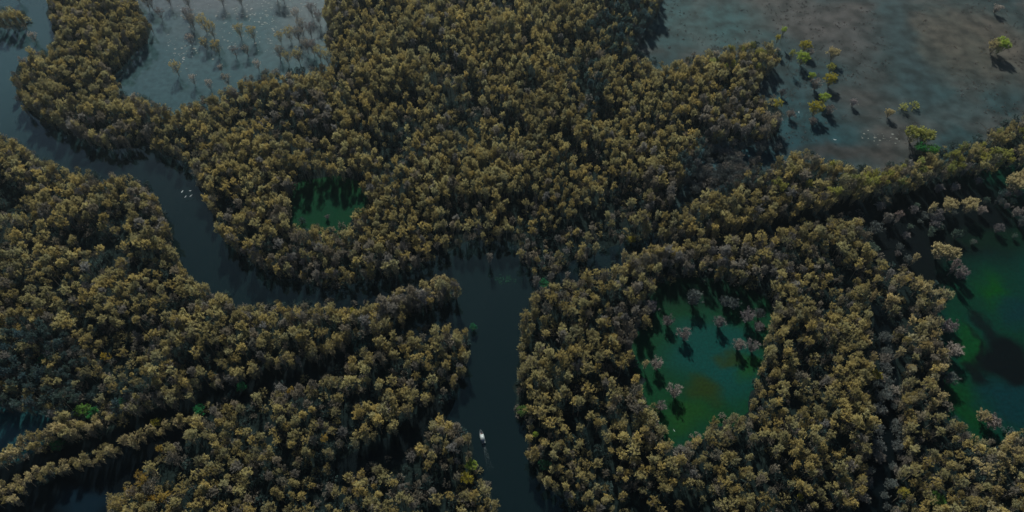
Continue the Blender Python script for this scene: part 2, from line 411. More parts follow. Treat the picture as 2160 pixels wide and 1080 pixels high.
def tree_meshes(seed, H=15.0, RAD=3.3, base=0.50, leafy=1.0, skirt=0.0, limbs=7, spread=1.0, bare=False, tn=13):
    """returns (trunk mesh builder, crown mesh builder); crown slot 0 leaves, slot 1 twigs"""
    rnd = random.Random(seed)
    T, K = MB(), MB()
    lean = Vector((rnd.uniform(-.5, .5), rnd.uniform(-.5, .5), 0))
    zf = H * base * rnd.uniform(0.8, 1.0)
    T.tube([Vector((0, 0, -0.6)), Vector((0, 0, 0.6)), lean * 0.4 + Vector((0, 0, zf * .55)), lean * .8 + Vector((0, 0, zf)), lean + Vector((0, 0, zf + 2.5))],
           [0.30, 0.22, 0.17, 0.13, 0.08], 6)
    tips = []
    for i in range(limbs):
        a = 2 * math.pi * (i + rnd.uniform(-.35, .35)) / max(1, limbs - 1)
        out = RAD * rnd.uniform(0.45, 1.0) * spread if i else RAD * 0.15
        top = H * rnd.uniform(0.84, 1.0) - (out / RAD) ** 2 * H * 0.14
        s0 = lean * .8 + Vector((0, 0, zf + rnd.uniform(-.8, 1.8)))
        e0 = lean + Vector((math.cos(a) * out, math.sin(a) * out, top - H * 0.14))
        mid = s0.lerp(e0, 0.5) + Vector((math.cos(a), math.sin(a), -.6)) * 0.5
        T.tube([s0, mid, e0], [0.13, 0.09, 0.06], 4)
        for j in range(rnd.choice((3, 4, 4))):
            d = ((e0 - s0).normalized() * 0.55 + rdir(rnd, -.1) * 0.8 + Vector((0, 0, .35))).normalized()
            st = mid.lerp(e0, rnd.uniform(0.2, 1.0))
            e1 = st + d * rnd.uniform(1.1, 2.1)
            T.tube([st, e1], [0.055, 0.035], 3)
            tips.append((e1, d))
    for p, d in tips:
        for k in range(4):
            dd = (d * 0.7 + rdir(rnd, -.2) * 0.75 + Vector((0, 0, .3))).normalized()
            q = p + dd * rnd.uniform(0, .5)
            if bare:
                for z in range(5):
                    e = (dd + rdir(rnd) * .6).normalized()
                    K.tube([q, q + e * rnd.uniform(.7, 1.4)], [0.05, 0.018], 3, 1)
                tuft(K, rnd, q, dd, 1.0, 0.55, int(4 * leafy), 0.22, 1)
            else:
                tuft(K, rnd, q, dd, 1.1, 0.36, int(tn * leafy), 0.185, 0, .9)
    # fine twigs inside and below the leaves
    nt = int(26 + 60 * skirt)
    for i in range(nt):
        a = rnd.uniform(0, 2 * math.pi)
        zz = rnd.uniform(0.12 if skirt else 0.45, 0.82) * H
        rr = RAD * rnd.uniform(0.3, 0.95) * (0.75 if zz < H * .4 else 1)
        st = lean * (zz / H) + Vector((0, 0, zz - 1.2))
        e = Vector((math.cos(a) * rr, math.sin(a) * rr, zz + rnd.uniform(0.2, 1.6)))
        T.tube([st.lerp(e, .3), e], [0.045, 0.02], 3)
        tuft(K, rnd, e, (e - st).normalized(), 0.9, 0.6, int((6 if skirt else 4)), 0.24, 1)
    return T, K

def shrub_meshes(seed, Rr=1.6, Hh=2.4, n=26, m=0, tn=12):
    rnd = random.Random(seed)
    T, K = MB(), MB()
    for i in range(n):
        d = rdir(rnd, 0.05)
        e = Vector((d.x * Rr, d.y * Rr, 0.2 + d.z * Hh)) * rnd.uniform(.6, 1)
        if i % 2 == 0: T.tube([Vector((d.x * .2, d.y * .2, -.3)), e * .5 + Vector((0, 0, .3)), e], [0.07, 0.045, 0.02], 3)
        tuft(K, rnd, e, d, 0.6, 0.45, tn, 0.26, m)
    return T, K

PROTO = {}      # kind -> list of (trunk mesh, crown mesh)
def proto(kind, fn, seeds):
    out = []
    for s in seeds:
        T, K = fn(s)
        out.append((T.mesh(kind + '_trunk', [M_BARK], False), K.mesh(kind + '_crown', [M_LEAF, M_TWIG])))
    PROTO[kind] = out

proto('leafy', lambda s: tree_meshes(s, H=15 + (s % 3 - 1) * 1.0, RAD=1.65 + (s % 4) * .2, limbs=8 + s % 3, tn=32), range(11, 19))
proto('slender', lambda s: tree_meshes(s, H=17, RAD=1.1, base=0.45, limbs=8, tn=32), range(31, 36))
proto('bank', lambda s: tree_meshes(s, H=13.5, RAD=2.0, base=0.34, skirt=1.3, limbs=9, tn=27), range(51, 57))
proto('bare', lambda s: tree_meshes(s, H=14, RAD=2.0, base=0.45, bare=True, limbs=7), range(71, 76))
proto('bush', lambda s: tree_meshes(s, H=5.8, RAD=2.3, base=0.12, bare=True, limbs=9, skirt=1.2), range(131, 135))
proto('lagoon', lambda s: tree_meshes(s, H=12.5, RAD=3.3, base=0.30, limbs=9, tn=18, spread=1.0, skirt=.8), range(81, 86))
proto('round', lambda s: tree_meshes(s, H=8.2, RAD=3.0, base=0.12, limbs=16, tn=40, skirt=.6), range(91, 94))
proto('shrub', lambda s: shrub_meshes(s), range(101, 105))

# ------------------------------------------------------------------ colours of the trees
OLIVE = (0.312, 0.272, 0.116)
BROWN = (0.265, 0.238, 0.112)
MAUVE = (0.185, 0.172, 0.138)
BEIGE = (0.360, 0.312, 0.162)
YELLOW = (0.300, 0.270, 0.040)
LIME = (0.260, 0.340, 0.060)
GREEN = (0.040, 0.200, 0.055)
OLGREEN = (0.250, 0.262, 0.070)
TEAL = (0.050, 0.085, 0.080)
GREY = (0.150, 0.140, 0.135)
ORANGE = (0.270, 0.200, 0.050)

# where a colour prevails (mauve zones also put slope shade into the tint): x, y, rx, ry, colour, share
ZONES = [(2050, 320, 200, 60, OLGREEN, .7), (1800, 380, 180, 50, OLGREEN, .35), (1560, 110, 140, 35, OLGREEN, .5), (1320, 60, 90, 80, TEAL, .75), (1250, 190, 40, 90, TEAL, .5),
         (1530, 350, 110, 70, TEAL, .8), (1560, 250, 110, 60, MAUVE, .6), (60, 790, 150, 120, TEAL, .75), (210, 840, 130, 60, TEAL, .5), (250, 780, 120, 50, BROWN, .5), (520, 830, 150, 50, MAUVE, .7),
         (700, 545, 260, 45, MAUVE, .6), (1130, 540, 120, 60, MAUVE, .75), (1950, 700, 130, 220, BEIGE, .6), (2110, 990, 80, 120, BEIGE, .6), (1560, 560, 220, 60, MAUVE, .55), (1330, 670, 70, 80, MAUVE, .6),
         (130, 200, 90, 120, BROWN, .6), (260, 90, 90, 60, BROWN, .6), (200, 270, 120, 40, MAUVE, .6), (130, 950, 160, 60, BEIGE, .55), (640, 240, 90, 60, MAUVE, .5), (330, 240, 150, 40, OLIVE, .5),
         (880, 640, 120, 40, MAUVE, .6), (1160, 430, 250, 60, BROWN, .3), (1380, 400, 100, 60, MAUVE, .6), (1050, 250, 200, 120, BROWN, .35), (330, 1000, 90, 80, ORANGE, .45), (1160, 760, 60, 130, BROWN, .4),
         (930, 900, 60, 60, MAUVE, .4), (300, 440, 60, 50, MAUVE, .5), (1640, 260, 40, 60, MAUVE, .4), (1300, 880, 80, 60, MAUVE, .35), (1890, 560, 60, 60, MAUVE, .4)]

def tint_at(x, y, rnd):
    c = OLIVE if rnd.random() < 0.68 else (BROWN if rnd.random() < .72 else MAUVE)
    for zx, zy, rx, ry, col, sh in ZONES:
        d = ((x - zx) / rx) ** 2 + ((y - zy) / ry) ** 2
        if d < 1 and rnd.random() < sh * min(1, 1.6 * (1 - d)):
            c = col
    n = noise.noise(Vector((x * .012, y * .02, 3.3)))
    k = rnd.uniform(0.68, 1.30) * (1 + .25 * n)
    h = rnd.uniform(-.08, .08)
    return (c[0] * k * (1 + h), c[1] * k, c[2] * k * (1 - h * 2))

SLIM = ('leafy', 'slender', 'bank', 'bare')
def put_tree(name, kind, idx, x, y, rz, sc, tint, label, cat, group=None, trunk_tint=None):
    e = empty(name, (x, y, 0), rz, sc)
    if kind in SLIM: e.scale = (sc * .74, sc * .74, sc)
    tag(e, label, cat, group)
    tm, km = PROTO[kind][idx % len(PROTO[kind])]
    for pn, me in (('trunk', tm), ('crown', km)):
        o = bpy.data.objects.new(pn, me)
        C.objects.link(o); o.parent = e
        o['tint'] = [float(c) for c in tint]
    return e

# ------------------------------------------------------------------ trees that stand by themselves
TAKEN = []     # ground positions kept free for them
RN = random.Random(5)

def lone(px, py, kind, sc, tint, label, cat='tree', group=None, by='crown', name=None, idx=None):
    hgt = {'leafy': 11.5, 'slender': 13, 'bank': 9, 'bare': 10.5, 'lagoon': 11, 'round': 5.4, 'shrub': 1.2, 'bush': 3.9}[kind] * sc
    p = at(px, py, hgt if by == 'crown' else 0)
    nm = name or {'leafy': 'swamp_tree', 'slender': 'swamp_tree', 'bank': 'swamp_tree', 'bare': 'bare_tree', 'lagoon': 'flooded_tree', 'round': 'bushy_tree', 'bush': 'bare_tree', 'shrub': 'shrub'}[kind]
    k = RN.uniform(.92, 1.08)
    TAKEN.append((p.x, p.y, 3.0 * sc))
    return put_tree(nm, kind, RN.randrange(9) if idx is None else idx, p.x, p.y, RN.uniform(0, 6.28), sc, tuple(c * k for c in tint), label, cat, group)

PINK = (0.29, 0.258, 0.215)
PYEL = (0.30, 0.25, 0.10)
LG = 'flooded trees standing in the grey lagoon'
for px, py, sc, col, lab in [
    (378, 160, 1.0, PYEL, 'yellowish tree standing alone in open water at the lagoon\'s lower left'),
    (412, 181, .72, PINK, 'small pinkish tree near the wood, left one of a pair low in the lagoon'),
    (446, 191, .75, PINK, 'small pinkish tree near the wood, right one of a pair low in the lagoon'),
    (484, 184, .9, MAUVE, 'greyish tree where the lagoon meets the olive wood, right of the pinkish pair'),
    (468, 152, .5, PINK, 'very small pinkish tree just above the greyish tree at the lagoon\'s foot'),
    (547, 150, .75, PINK, 'small pinkish tree touching the wood\'s edge at the lagoon\'s bottom middle'),
    (463, 116, 1.05, PYEL, 'yellowish tree with a wide dark reflection at the foot of the leaning row'),
    (499, 122, .8, GREY, 'thin dark needle-like tree in open water in the middle of the lagoon'),
    (524, 118, .75, MAUVE, 'short greyish tree just right of the thin needle-like one'),
    (510, 82, 1.0, PYEL, 'left tree of the yellowish pair in the middle of the lagoon'),
    (537, 87, 1.05, PYEL, 'right tree of the yellowish pair in the middle of the lagoon'),
    (453, 81, 1.2, PYEL, 'broad pale yellowish tree in the middle of the leaning row'),
    (437, 70, 1.2, PYEL, 'tall yellowish brown tree in the upper half of the leaning row'),
    (402, 52, 1.1, GREY, 'tall thin grey tree at the upper left end of the leaning row'),
    (411, 62, 1.1, MAUVE, 'tall thin brownish tree right beside the grey one that heads the leaning row'),
    (406, 95, .8, PINK, 'pinkish thin tree left of the leaning row, near pale floating patches'),
    (436, 105, .8, PYEL, 'short pale yellow tree between the pinkish thin one and the leaning row\'s foot'),
    (324, 21, 1.0, MAUVE, 'greyish tree beside the big island\'s top, right one of two'),
    (316, 22, 1.0, MAUVE, 'greyish tree beside the big island\'s top, left one of two'),
    (343, 44, .9, GREY, 'thin grey tree right of the big island\'s upper corner'),
    (361, 13, .9, GREY, 'grey tree cut by the top edge between island and leaning row'),
    (402, 20, 1.0, MAUVE, 'brownish tree near the top edge above the leaning row'),
    (472, 14, 1.0, MAUVE, 'tree cut by the top edge, left one of two with dark reflections in mid lagoon'),
    (511, 14, 1.0, MAUVE, 'tree cut by the top edge, right one of two with dark reflections in mid lagoon'),
    (586, 2, 1.1, MAUVE, 'tree at the top edge showing little but its dark reflection, left of the slim trees'),
    (600, 6, 1.1, MAUVE, 'tree at the top edge showing only a dark reflection, right beside its twin'),
    (630, 48, .95, PINK, 'pale slim tree with a thick dark stem, alone above the small grove'),
    (660, 37, 1.0, GREY, 'slim grey tree near the upper right end of the lagoon'),
    (676, 54, 1.0, GREY, 'slim grey tree nearest the tall wood at the lagoon\'s upper right'),
    (657, 78, 1.0, GREY, 'slim grey tree between the small grove and the tall wood'),
    (640, 72, 1.0, MAUVE, 'brownish tree at the upper right of the small grove in the lagoon'),
    (614, 88, 1.05, PYEL, 'yellow topped tree in the middle of the small grove'),
    (632, 91, 1.1, MAUVE, 'brownish tree in the middle of the small grove, right of the yellow topped one'),
    (594, 92, .85, PYEL, 'bright yellowish tree at the left edge of the small grove'),
    (592, 126, .9, MAUVE, 'grey pink tree at the lower left corner of the small grove'),
    (610, 138, .95, BROWN, 'brown tree at the foot of the small grove, left one of two'),
    (634, 137, 1.1, BROWN, 'brown tree at the foot of the small grove, right one of two'),
    (650, 112, 1.0, MAUVE, 'greyish tree between the small grove\'s foot and the pale slim trees'),
    (664, 118, 1.0, GREY, 'pale thin tree in the gap between small grove and tall wood'),
    (677, 130, 1.1, BROWN, 'slim brown tree at the corner where lagoon and tall wood meet, left one of two'),
    (694, 138, 1.1, BROWN, 'slim brown tree at the corner where lagoon and tall wood meet, right one of two'),
    (78, 92, .8, PINK, 'small pinkish tree off the lower right of the little top left island'),
    (42, 6, .8, MAUVE, 'tree at the top left corner showing mostly its dark reflection')]:
    lone(px, py, 'lagoon', sc, col, lab, group=LG, by='base')

for px, py, kd, sc, col, lab in [
    (1655, 62, 'leafy', 0.98, LIME, 'yellow green tree off the tip of the wood, upper one of two'),
    (1642, 78, 'leafy', 0.91, YELLOW, 'yellow green tree off the tip of the wood, lower one of two'),
    (1672, 112, 'leafy', 1.04, OLGREEN, 'olive tree at the very tip of the wooded point in the marsh'),
    (1699, 97, 'round', 1.04, YELLOW, 'yellowish round tree above the bright green one off the wooded point'),
    (1693, 122, 'round', 1.17, LIME, 'bright green round tree in dark water off the wooded point'),
    (1708, 112, 'bush', 0.98, PINK, 'pinkish bare tree touching the bright green round tree'),
    (1758, 113, 'round', 1.10, BEIGE, 'beige round tree, topmost of the column of trees in the marsh'),
    (1754, 143, 'round', 0.78, OLGREEN, 'small olive tree second from the top of the column in the marsh'),
    (1752, 167, 'round', 1.10, YELLOW, 'yellow green tree third from the top of the column in the marsh'),
    (1713, 160, 'round', 0.65, LIME, 'small green tree just left above the mauve bare tree in the marsh'),
    (1722, 178, 'bush', 1.23, PINK, 'mauve bare tree left of the yellow green tree in the column'),
    (1738, 208, 'round', 0.98, LIME, 'green round tree at the top right of the lowest marsh cluster'),
    (1722, 228, 'round', 1.23, YELLOW, 'large yellow green tree in the middle of the lowest marsh cluster'),
    (1750, 232, 'bush', 1.04, PINK, 'pinkish bare tree on the right of the lowest marsh cluster'),
    (1715, 256, 'bush', 0.85, PINK, 'small pinkish bare tree at the bottom of the lowest marsh cluster'),
    (1800, 217, 'bush', 0.78, (.4, .36, .34), 'small pale bare tree alone right of the lowest marsh cluster'),
    (1875, 238, 'round', 0.72, BEIGE, 'small beige tree alone in the middle of the marsh'),
    (1905, 226, 'shrub', 1.8, OLGREEN, 'low olive bush patch just right of the small beige marsh tree, left half'),
    (1928, 222, 'shrub', 1.8, OLGREEN, 'low olive bush patch right of the small beige marsh tree, right half'),
    (1930, 284, 'round', 1.37, OLGREEN, 'large olive round tree above the ridge at the marsh edge, left dome'),
    (1952, 288, 'round', 1.43, OLGREEN, 'large olive round tree above the ridge at the marsh edge, right dome'),
    (1940, 312, 'round', 0.98, GREEN, 'deep green bush under the large olive domes at the marsh edge'),
    (1965, 318, 'round', 1.04, (.07, .21, .04), 'bright green tree where the ridge meets the large olive domes'),
    (2098, 97, 'round', 1.23, BEIGE, 'pale left half of the bright lone tree pair near the right edge'),
    (2112, 94, 'round', 1.37, LIME, 'bright lime round tree standing alone near the upper right edge'),
    (2103, 18, 'bush', 1.04, (.4, .36, .30), 'small pale bare tree near the top right corner'),
    (1640, 220, 'leafy', 1.17, YELLOW, 'yellow green tree at the east side of the wood beside the marsh water'),
    (1668, 240, 'bush', 0.91, PINK, 'pinkish bare tree on the wood\'s east shore'),
    (1650, 196, 'bush', 0.78, GREY, 'small grey bare tree in marsh water close to the wood'),
    # pond in the right wood
    (1410, 678, 'bush', 0.98, GREY, 'grey bare tree at the upper left of the green pond'),
    (1444, 706, 'bush', 1.10, (.26, .22, .2), 'pale mauve bare tree alone left of centre in the green pond'),
    (1463, 630, 'bush', 1.40, TEAL, 'large grey green tree in the shaded top of the pond'),
    (1530, 637, 'bush', 0.98, TEAL, 'left one of two teal grey trees in the shaded top of the pond'),
    (1548, 641, 'bush', 0.98, TEAL, 'right one of two teal grey trees in the shaded top of the pond'),
    (1517, 680, 'bush', 1.04, GREY, 'grey bare tree in mid pond below the teal grey pair'),
    (1578, 668, 'bush', 1.22, (.2, .18, .18), 'greyish bare tree at the upper right of the pond'),
    (1601, 662, 'bush', 0.92, TEAL, 'small teal tree at the right top of the pond'),
    (1600, 690, 'bush', 0.92, GREY, 'small grey bare tree below the teal one at the pond\'s right'),
    (1558, 728, 'bush', 1.04, PINK, 'pinkish tree in the right of the pond above the olive algae patch'),
    (1588, 732, 'bush', 1.04, GREY, 'grey tree right beside the pinkish one at the pond\'s right'),
    (1424, 826, 'bush', 1.10, PINK, 'pinkish bare tree alone in the lower left of the pond'),
    (1362, 766, 'bank', .75, BEIGE, 'sunlit beige tree on the left shore of the pond'),
    (1386, 768, 'bush', 1.04, PINK, 'pinkish tree reaching into the pond from its left shore'),
    (1394, 858, 'bush', 0.79, GREY, 'small grey tree at the lower left shore of the pond'),
    (1372, 650, 'bush', 1.22, GREY, 'grey tree at the shaded upper left corner of the pond'),
    (690, 458, 'bush', .45, GREY, 'tiny grey bare tree at the lower edge of the small green clearing'),
    (1033, 542, 'bank', .8, MAUVE, 'lone mauve tree in the cove where the river widens'),
    # dark trees of the east pond
    (1868, 424, 'bush', 1.2*.75, BEIGE, 'pale spiky tree in black water below the ridge, upper one of the pair'),
    (1856, 436, 'bush', 1.2*.75, (.22, .2, .17), 'pale spiky tree in black water below the ridge, lower one of the pair'),
    (1898, 454, 'bank', .95, (.2, .16, .14), 'mauve tree in black water right of the wood\'s north east corner'),
    (1872, 462, 'bush', 1.2*.9, MAUVE, 'dim mauve tree between the wood corner and the rounder mauve tree'),
    (1848, 482, 'bush', 1.2*1.0, TEAL, 'dim teal grey tree hanging off the wood\'s north east corner'),
    (1980, 398, 'bush', 1.2*.75, GREY, 'left one of three small grey trees in black water under the ridge'),
    (2014, 396, 'bush', 1.2*.75, GREY, 'middle one of three small grey trees in black water under the ridge'),
    (2064, 382, 'bush', 1.2*.6, GREY, 'thin right one of three small grey trees in black water under the ridge'),
    (1968, 436, 'bank', .95, BEIGE, 'beige tree in black water, left one of the row of three domes'),
    (2002, 434, 'round', 1.2, BEIGE, 'beige rounded tree in black water, middle one of the row of three domes'),
    (2046, 434, 'round', 1.25, BEIGE, 'beige rounded tree in black water, right one of the row of three domes'),
    (2070, 444, 'bush', 1.2*.75, (.26, .22, .18), 'spiky pale tree clinging to the right dome in the black water'),
    (2140, 388, 'round', 1.4, BEIGE, 'wide sunlit beige tree at the right edge below the ridge'),
    (2160, 378, 'round', 1.4, BEIGE, 'wide sunlit beige tree cut by the right edge below the ridge'),
    (2112, 412, 'bank', .9, TEAL, 'dark teal tree in shade left below the wide beige one at the right edge'),
    (2146, 448, 'bush', 1.2*.85, PINK, 'pink tipped small tree near the right edge under the wide beige one'),
    (2158, 468, 'bush', 1.2*.9, TEAL, 'dark teal tree cut by the right edge under the pink tipped one'),
    (1932, 543, 'bank', .85, BEIGE, 'small beige tree alone in black water above the wood\'s east arm'),
    (1914, 546, 'bush', 1.2*.6, TEAL, 'small teal bush just left of the small lone beige tree'),
    (1897, 522, 'bush', 1.2*.6, TEAL, 'dim teal tree in the black water left of the small lone beige tree'),
    (1985, 530, 'round', 1.3, BEIGE, 'big beige tree standing in the west end of the green east pond, left dome'),
    (2008, 536, 'round', 1.15, BEIGE, 'big beige tree at the west end of the green east pond, right dome'),
    (2016, 558, 'bank', 1.1, (.22, .18, .16), 'mauve tree under the big beige domes of the east pond'),
    (2028, 576, 'bush', 1.2*1.0, (.22, .19, .18), 'grey mauve tree lowest of the clump in the east pond'),
    (2002, 690, 'bush', 1.2*1.1, (.2, .17, .17), 'grey mauve tree leaning over the east pond, upper one of three on the shore'),
    (2012, 742, 'bush', 1.2*1.05, PINK, 'pinkish tree over the east pond, middle one of three on the shore'),
    (2004, 800, 'bush', 1.2*.9, TEAL, 'teal grey tree over the east pond, lowest of three on the shore'),
    (2074, 878, 'round', .85, BEIGE, 'beige tree on the south shore of the east pond, left one of two'),
    (2094, 892, 'bush', 1.2*.95, (.26, .21, .18), 'beige pink tree on the south shore of the east pond, right one of two'),
    # colour accents in the woods
    (178, 866, 'round', .9, (.12, .24, .05), 'bright green tree between the teal pool and the upper wood at lower left'),
    (196, 874, 'round', .8, GREEN, 'deep green tree touching the bright green one at lower left'),
    (95, 760, 'round', .8, (.03, .15, .07), 'emerald tree in the shaded wood at the left edge'),
    (254, 852, 'round', .65, (.03, .13, .07), 'emerald tree in the shade at the head of the left ridge'),
    (420, 866, 'round', .75, (.03, .20, .07), 'emerald tree beside the dark channel, left of the emerald bush'),
    (511, 816, 'round', .65, (.03, .20, .07), 'emerald tree up the dark channel in the mauve wood'),
    (120, 940, 'round', .75, (.03, .15, .05), 'dark green tree on the shaded side of the first ridge at lower left'),
    (328, 892, 'round', .6, YELLOW, 'small bright yellow green tree between the two channels at lower left'),
    (336, 945, 'slender', .95, ORANGE, 'pointed golden tree at the west end of the lower wood'),
    (612, 822, 'leafy', .95, ORANGE, 'orange brown round tree in the lower left wood'),
    (685, 925, 'leafy', .85, ORANGE, 'dark golden tree in the lower wood left of the dark hollow'),
    (220, 752, 'leafy', .95, (.27, .20, .03), 'golden tree in the left wood, left one of the brightest two'),
    (743, 661, 'round', .7, YELLOW, 'bright yellow tree on the spit between river and lower wood'),
    (630, 692, 'leafy', .7, (.34, .32, .12), 'pale yellow tree in the wood south of the river bend'),
    (585, 730, 'leafy', .7, (.40, .37, .20), 'cream yellow tree below the pale yellow one in the left wood'),
    (465, 455, 'leafy', .75, (.38, .34, .16), 'cream tree on the north bank of the river bend'),
    (734, 70, 'leafy', .95, (.36, .30, .10), 'bright straw coloured tree at the lagoon corner of the tall wood'),
    (994, 983, 'round', .75, LIME, 'lime green tree on the left river bank near the boat'),
    (985, 1010, 'round', .8, YELLOW, 'yellow tree just below the lime green one on the left river bank'),
    (1131, 918, 'leafy', .65, LIME, 'lime tree on the right bank across from the boat'),
    (1331, 506, 'round', .6, YELLOW, 'bright yellow small tree in the dark clearing north of the creek'),
    (1311, 502, 'bank', .85, MAUVE, 'mauve tree left beside the bright yellow small tree in the dark clearing'),
    (1148, 600, 'round', .75, (.03, .16, .07), 'emerald bush at the corner where river and creek meet'),
    (1102, 868, 'round', .75, (.08, .15, .04), 'green bush at the edge of the right river bank'),
    (1148, 982, 'round', .7, (.03, .12, .06), 'dark green bush on the right bank below the boat'),
    (1847, 792, 'round', .8, YELLOW, 'yellow green tree beside the top of the black channel'),
    (1850, 810, 'bare', .9, TEAL, 'teal grey tree under the yellow green one beside the black channel'),
    (1688, 1048, 'leafy', .8, YELLOW, 'yellow topped tree near the bottom edge right of the pond wood'),
    (1974, 1056, 'round', .95, (.10, .22, .05), 'green tree near the bottom edge right of the black channel'),
    (1905, 1040, 'leafy', 1.0, (.28, .25, .05), 'golden yellow tree on the east side of the black channel near the bottom'),
    (998, 690, 'round', .5, (.03, .17, .08), 'small emerald bush at the tip of the lower wood by the inlet'),
    (1870, 388, 'leafy', .8, (.24, .26, .04), 'yellow green tree on the lower slope of the ridge')]:
    lone(px, py, kd, sc, col, lab)

# ------------------------------------------------------------------ the wood
rnd = random.Random(77)
NARROW = ('creek', 'west_pool')
CAND = []
SP = 4.15
for bpx, bpy_ in ((1012, 905), (1017, 922), (1021, 937), (1024, 955)):     # clear water round the boat and its wake
    q = at(bpx, bpy_)
    TAKEN.append((q.x, q.y, 3.5))
    for hh in (6, 10, 13):                  # nor may a crown hang between it and the open side
        q = at(bpx, bpy_, hh)
        TAKEN.append((q.x, q.y, 2.6))
hx = {}
for tx, ty, tr in TAKEN:
    hx.setdefault((int(tx // 12), int(ty // 12)), []).append((tx, ty, tr))
y = -70.0
row = 0
while y < 720:
    xw = 0.86 * math.hypot(y, CAM_H) + 60
    x = -xw + (row % 2) * SP / 2
    while x < xw:
        jx, jy = x + rnd.uniform(-1, 1) * SP * .42, y + rnd.uniform(-1, 1) * SP * .42
        x += SP
        CAND.append((jx, jy))
    y += SP * 0.9
    row += 1
FOREST = []
for (jx, jy) in CAND:
    hc = 11.0
    px, py = to_px((jx, jy, hc))
    if not (-320 < px < 2480 and -160 < py < 1500): continue
    r1 = max(7.0, 2.6 * FPX / math.hypot(jy, CAM_H) * .75)
    if open_at(px, py): continue
    edge = False
    bad = False
    bx_, by_ = to_px((jx, jy, 1.5))
    kb = open_at(bx_, by_)
    if kb and kb not in NARROW and not (kb == 'west_channel' and px > 350): continue
    if kb and open_at(px, py + r1 * .5): continue
    for ox, oy in ((.8, 0), (-.8, 0), (0, -1.4), (.7, -.9), (-.7, -.9)):
        if open_at(px + ox * r1, py + oy * r1): bad = True; break
    if bad: continue
    for ox, oy in ((1, 0), (-1, 0), (0, 1), (0, -1), (.7, .7), (-.7, .7)):
        k = open_at(px + ox * 30, py + oy * 34)
        if k: edge = True; break
    skip = 0
    for gx, gy, rx, ry, sh in GAPS:
        d = ((px - gx) / rx) ** 2 + ((py - gy) / ry) ** 2
        if d < 1.15: skip = max(skip, sh if d < .8 else sh * .6)
    if rnd.random() < skip: continue
    nn = noise.noise(Vector((jx * .045, jy * .045, 1.7)))
    if not edge and nn < -.16 and rnd.random() < .7: continue
    near = False
    ci, cj = int(jx // 12), int(jy // 12)
    for a in (-1, 0, 1):
        for b in (-1, 0, 1):
            for tx, ty, tr in hx.get((ci + a, cj + b), ()):
                if (jx - tx) ** 2 + (jy - ty) ** 2 < (tr + 1.2) ** 2: near = True
    if near: continue
    central = 700 < px < 1450 and py < 470
    if edge:
        kind = 'bank' if rnd.random() < .86 else 'bare'
    elif central:
        kind = 'slender' if rnd.random() < .8 else 'leafy'
    else:
        kind = 'leafy' if rnd.random() < .76 else ('slender' if rnd.random() < .7 else 'bare')
    sc = rnd.choice((rnd.uniform(.62, .88), rnd.uniform(.85, 1.05), rnd.uniform(1.0, 1.22))) * (1 + .30 * noise.noise(Vector((jx * .022, jy * .022, 8))))
    t = tint_at(px, py, rnd)
    if kind == 'bare': t = tuple(.5 * a + .5 * b for a, b in zip(t, GREY))
    FOREST.append((jx, jy, kind, rnd.randrange(9), rnd.uniform(0, 6.28), sc, t, px, py))
    if edge and rnd.random() < .35: pass

# thin tree-covered banks between the dark channels
def strip(pts, width, kinds, cols, hc=9.0, step=3.2, scl=(.62, .92)):
    for a, b in zip(pts, pts[1:]):
        A, B = at(*a, hc), at(*b, hc)
        k = max(1, int((B - A).length / step))
        for j in range(k):
            for w_ in (-.5, .5):
                p = A.lerp(B, (j + rnd.random()) / k)
                nrm = Vector((-(B - A).y, (B - A).x, 0)).normalized()
                p = p + nrm * (w_ * width + rnd.uniform(-1, 1))
                q = to_px((p.x, p.y, hc))
                c = rnd.choice(cols); k2 = rnd.uniform(.8, 1.25)
                FOREST.append((p.x, p.y, rnd.choice(kinds), rnd.randrange(9), rnd.uniform(0, 6.28), rnd.uniform(*scl), tuple(v * k2 for v in c), q[0], q[1]))
LK = ('bank', 'leafy', 'bank')
strip([(-60, 985), (0, 962), (30, 948), (60, 932), (100, 918), (130, 906), (165, 898), (200, 888), (228, 874)], 3.6, LK, (BEIGE, OLIVE, BEIGE), step=2.5)
strip([(228, 874), (262, 858), (300, 846), (340, 838)], 3.0, LK, (MAUVE, MAUVE, BROWN))
strip([(-60, 1040), (10, 1022), (40, 1008), (60, 1000), (90, 990), (120, 980), (160, 970), (200, 957), (240, 942), (275, 925), (305, 912), (345, 894), (385, 878)], 2.4, LK, (BEIGE, OLIVE, BROWN), scl=(.55, .82), step=2.5)
strip([(-20, 1050), (20, 1040), (42, 1042)], 4, LK, (BEIGE, OLIVE, ORANGE))
strip([(955, 598), (920, 600), (885, 612), (850, 628), (815, 642)], 6.0, LK, (MAUVE, BROWN, BEIGE), step=2.4)
strip([(960, 608), (925, 622), (890, 632), (850, 645), (820, 655)], 5.0, ('bank', 'bare'), (MAUVE, BROWN, GREY), hc=6, scl=(.5, .8), step=3)
strip([(1320, 545), (1360, 535), (1400, 525), (1450, 518), (1500, 512)], 4.0, LK, (BEIGE, OLIVE, BROWN))
for c_ in ([(1862, 700), (1872, 760), (1866, 830), (1856, 880), (1852, 940), (1838, 1000), (1818, 1070)], [(1884, 800), (1892, 860), (1900, 930), (1886, 1010), (1872, 1070)]):
    strip(c_, 2.0, ('bush',), (TEAL, MAUVE, (.07, .10, .10)), hc=4, step=6, scl=(.5, .95))
for i in range(34):        # dim bushes standing in the black water under the ridge
    px, py = rnd.choice(((1905, 425), (1990, 455), (2090, 420), (2130, 500), (1870, 510), (2060, 500), (1960, 480)))
    px += rnd.gauss(0, 26); py += rnd.gauss(0, 12)
    p = at(px, py, 3)
    c = rnd.choice((TEAL, (.04, .11, .07), GREY))
    FOREST.append((p.x, p.y, 'bush', rnd.randrange(4), rnd.uniform(0, 6.28), rnd.uniform(.45, .95), c, px, py))
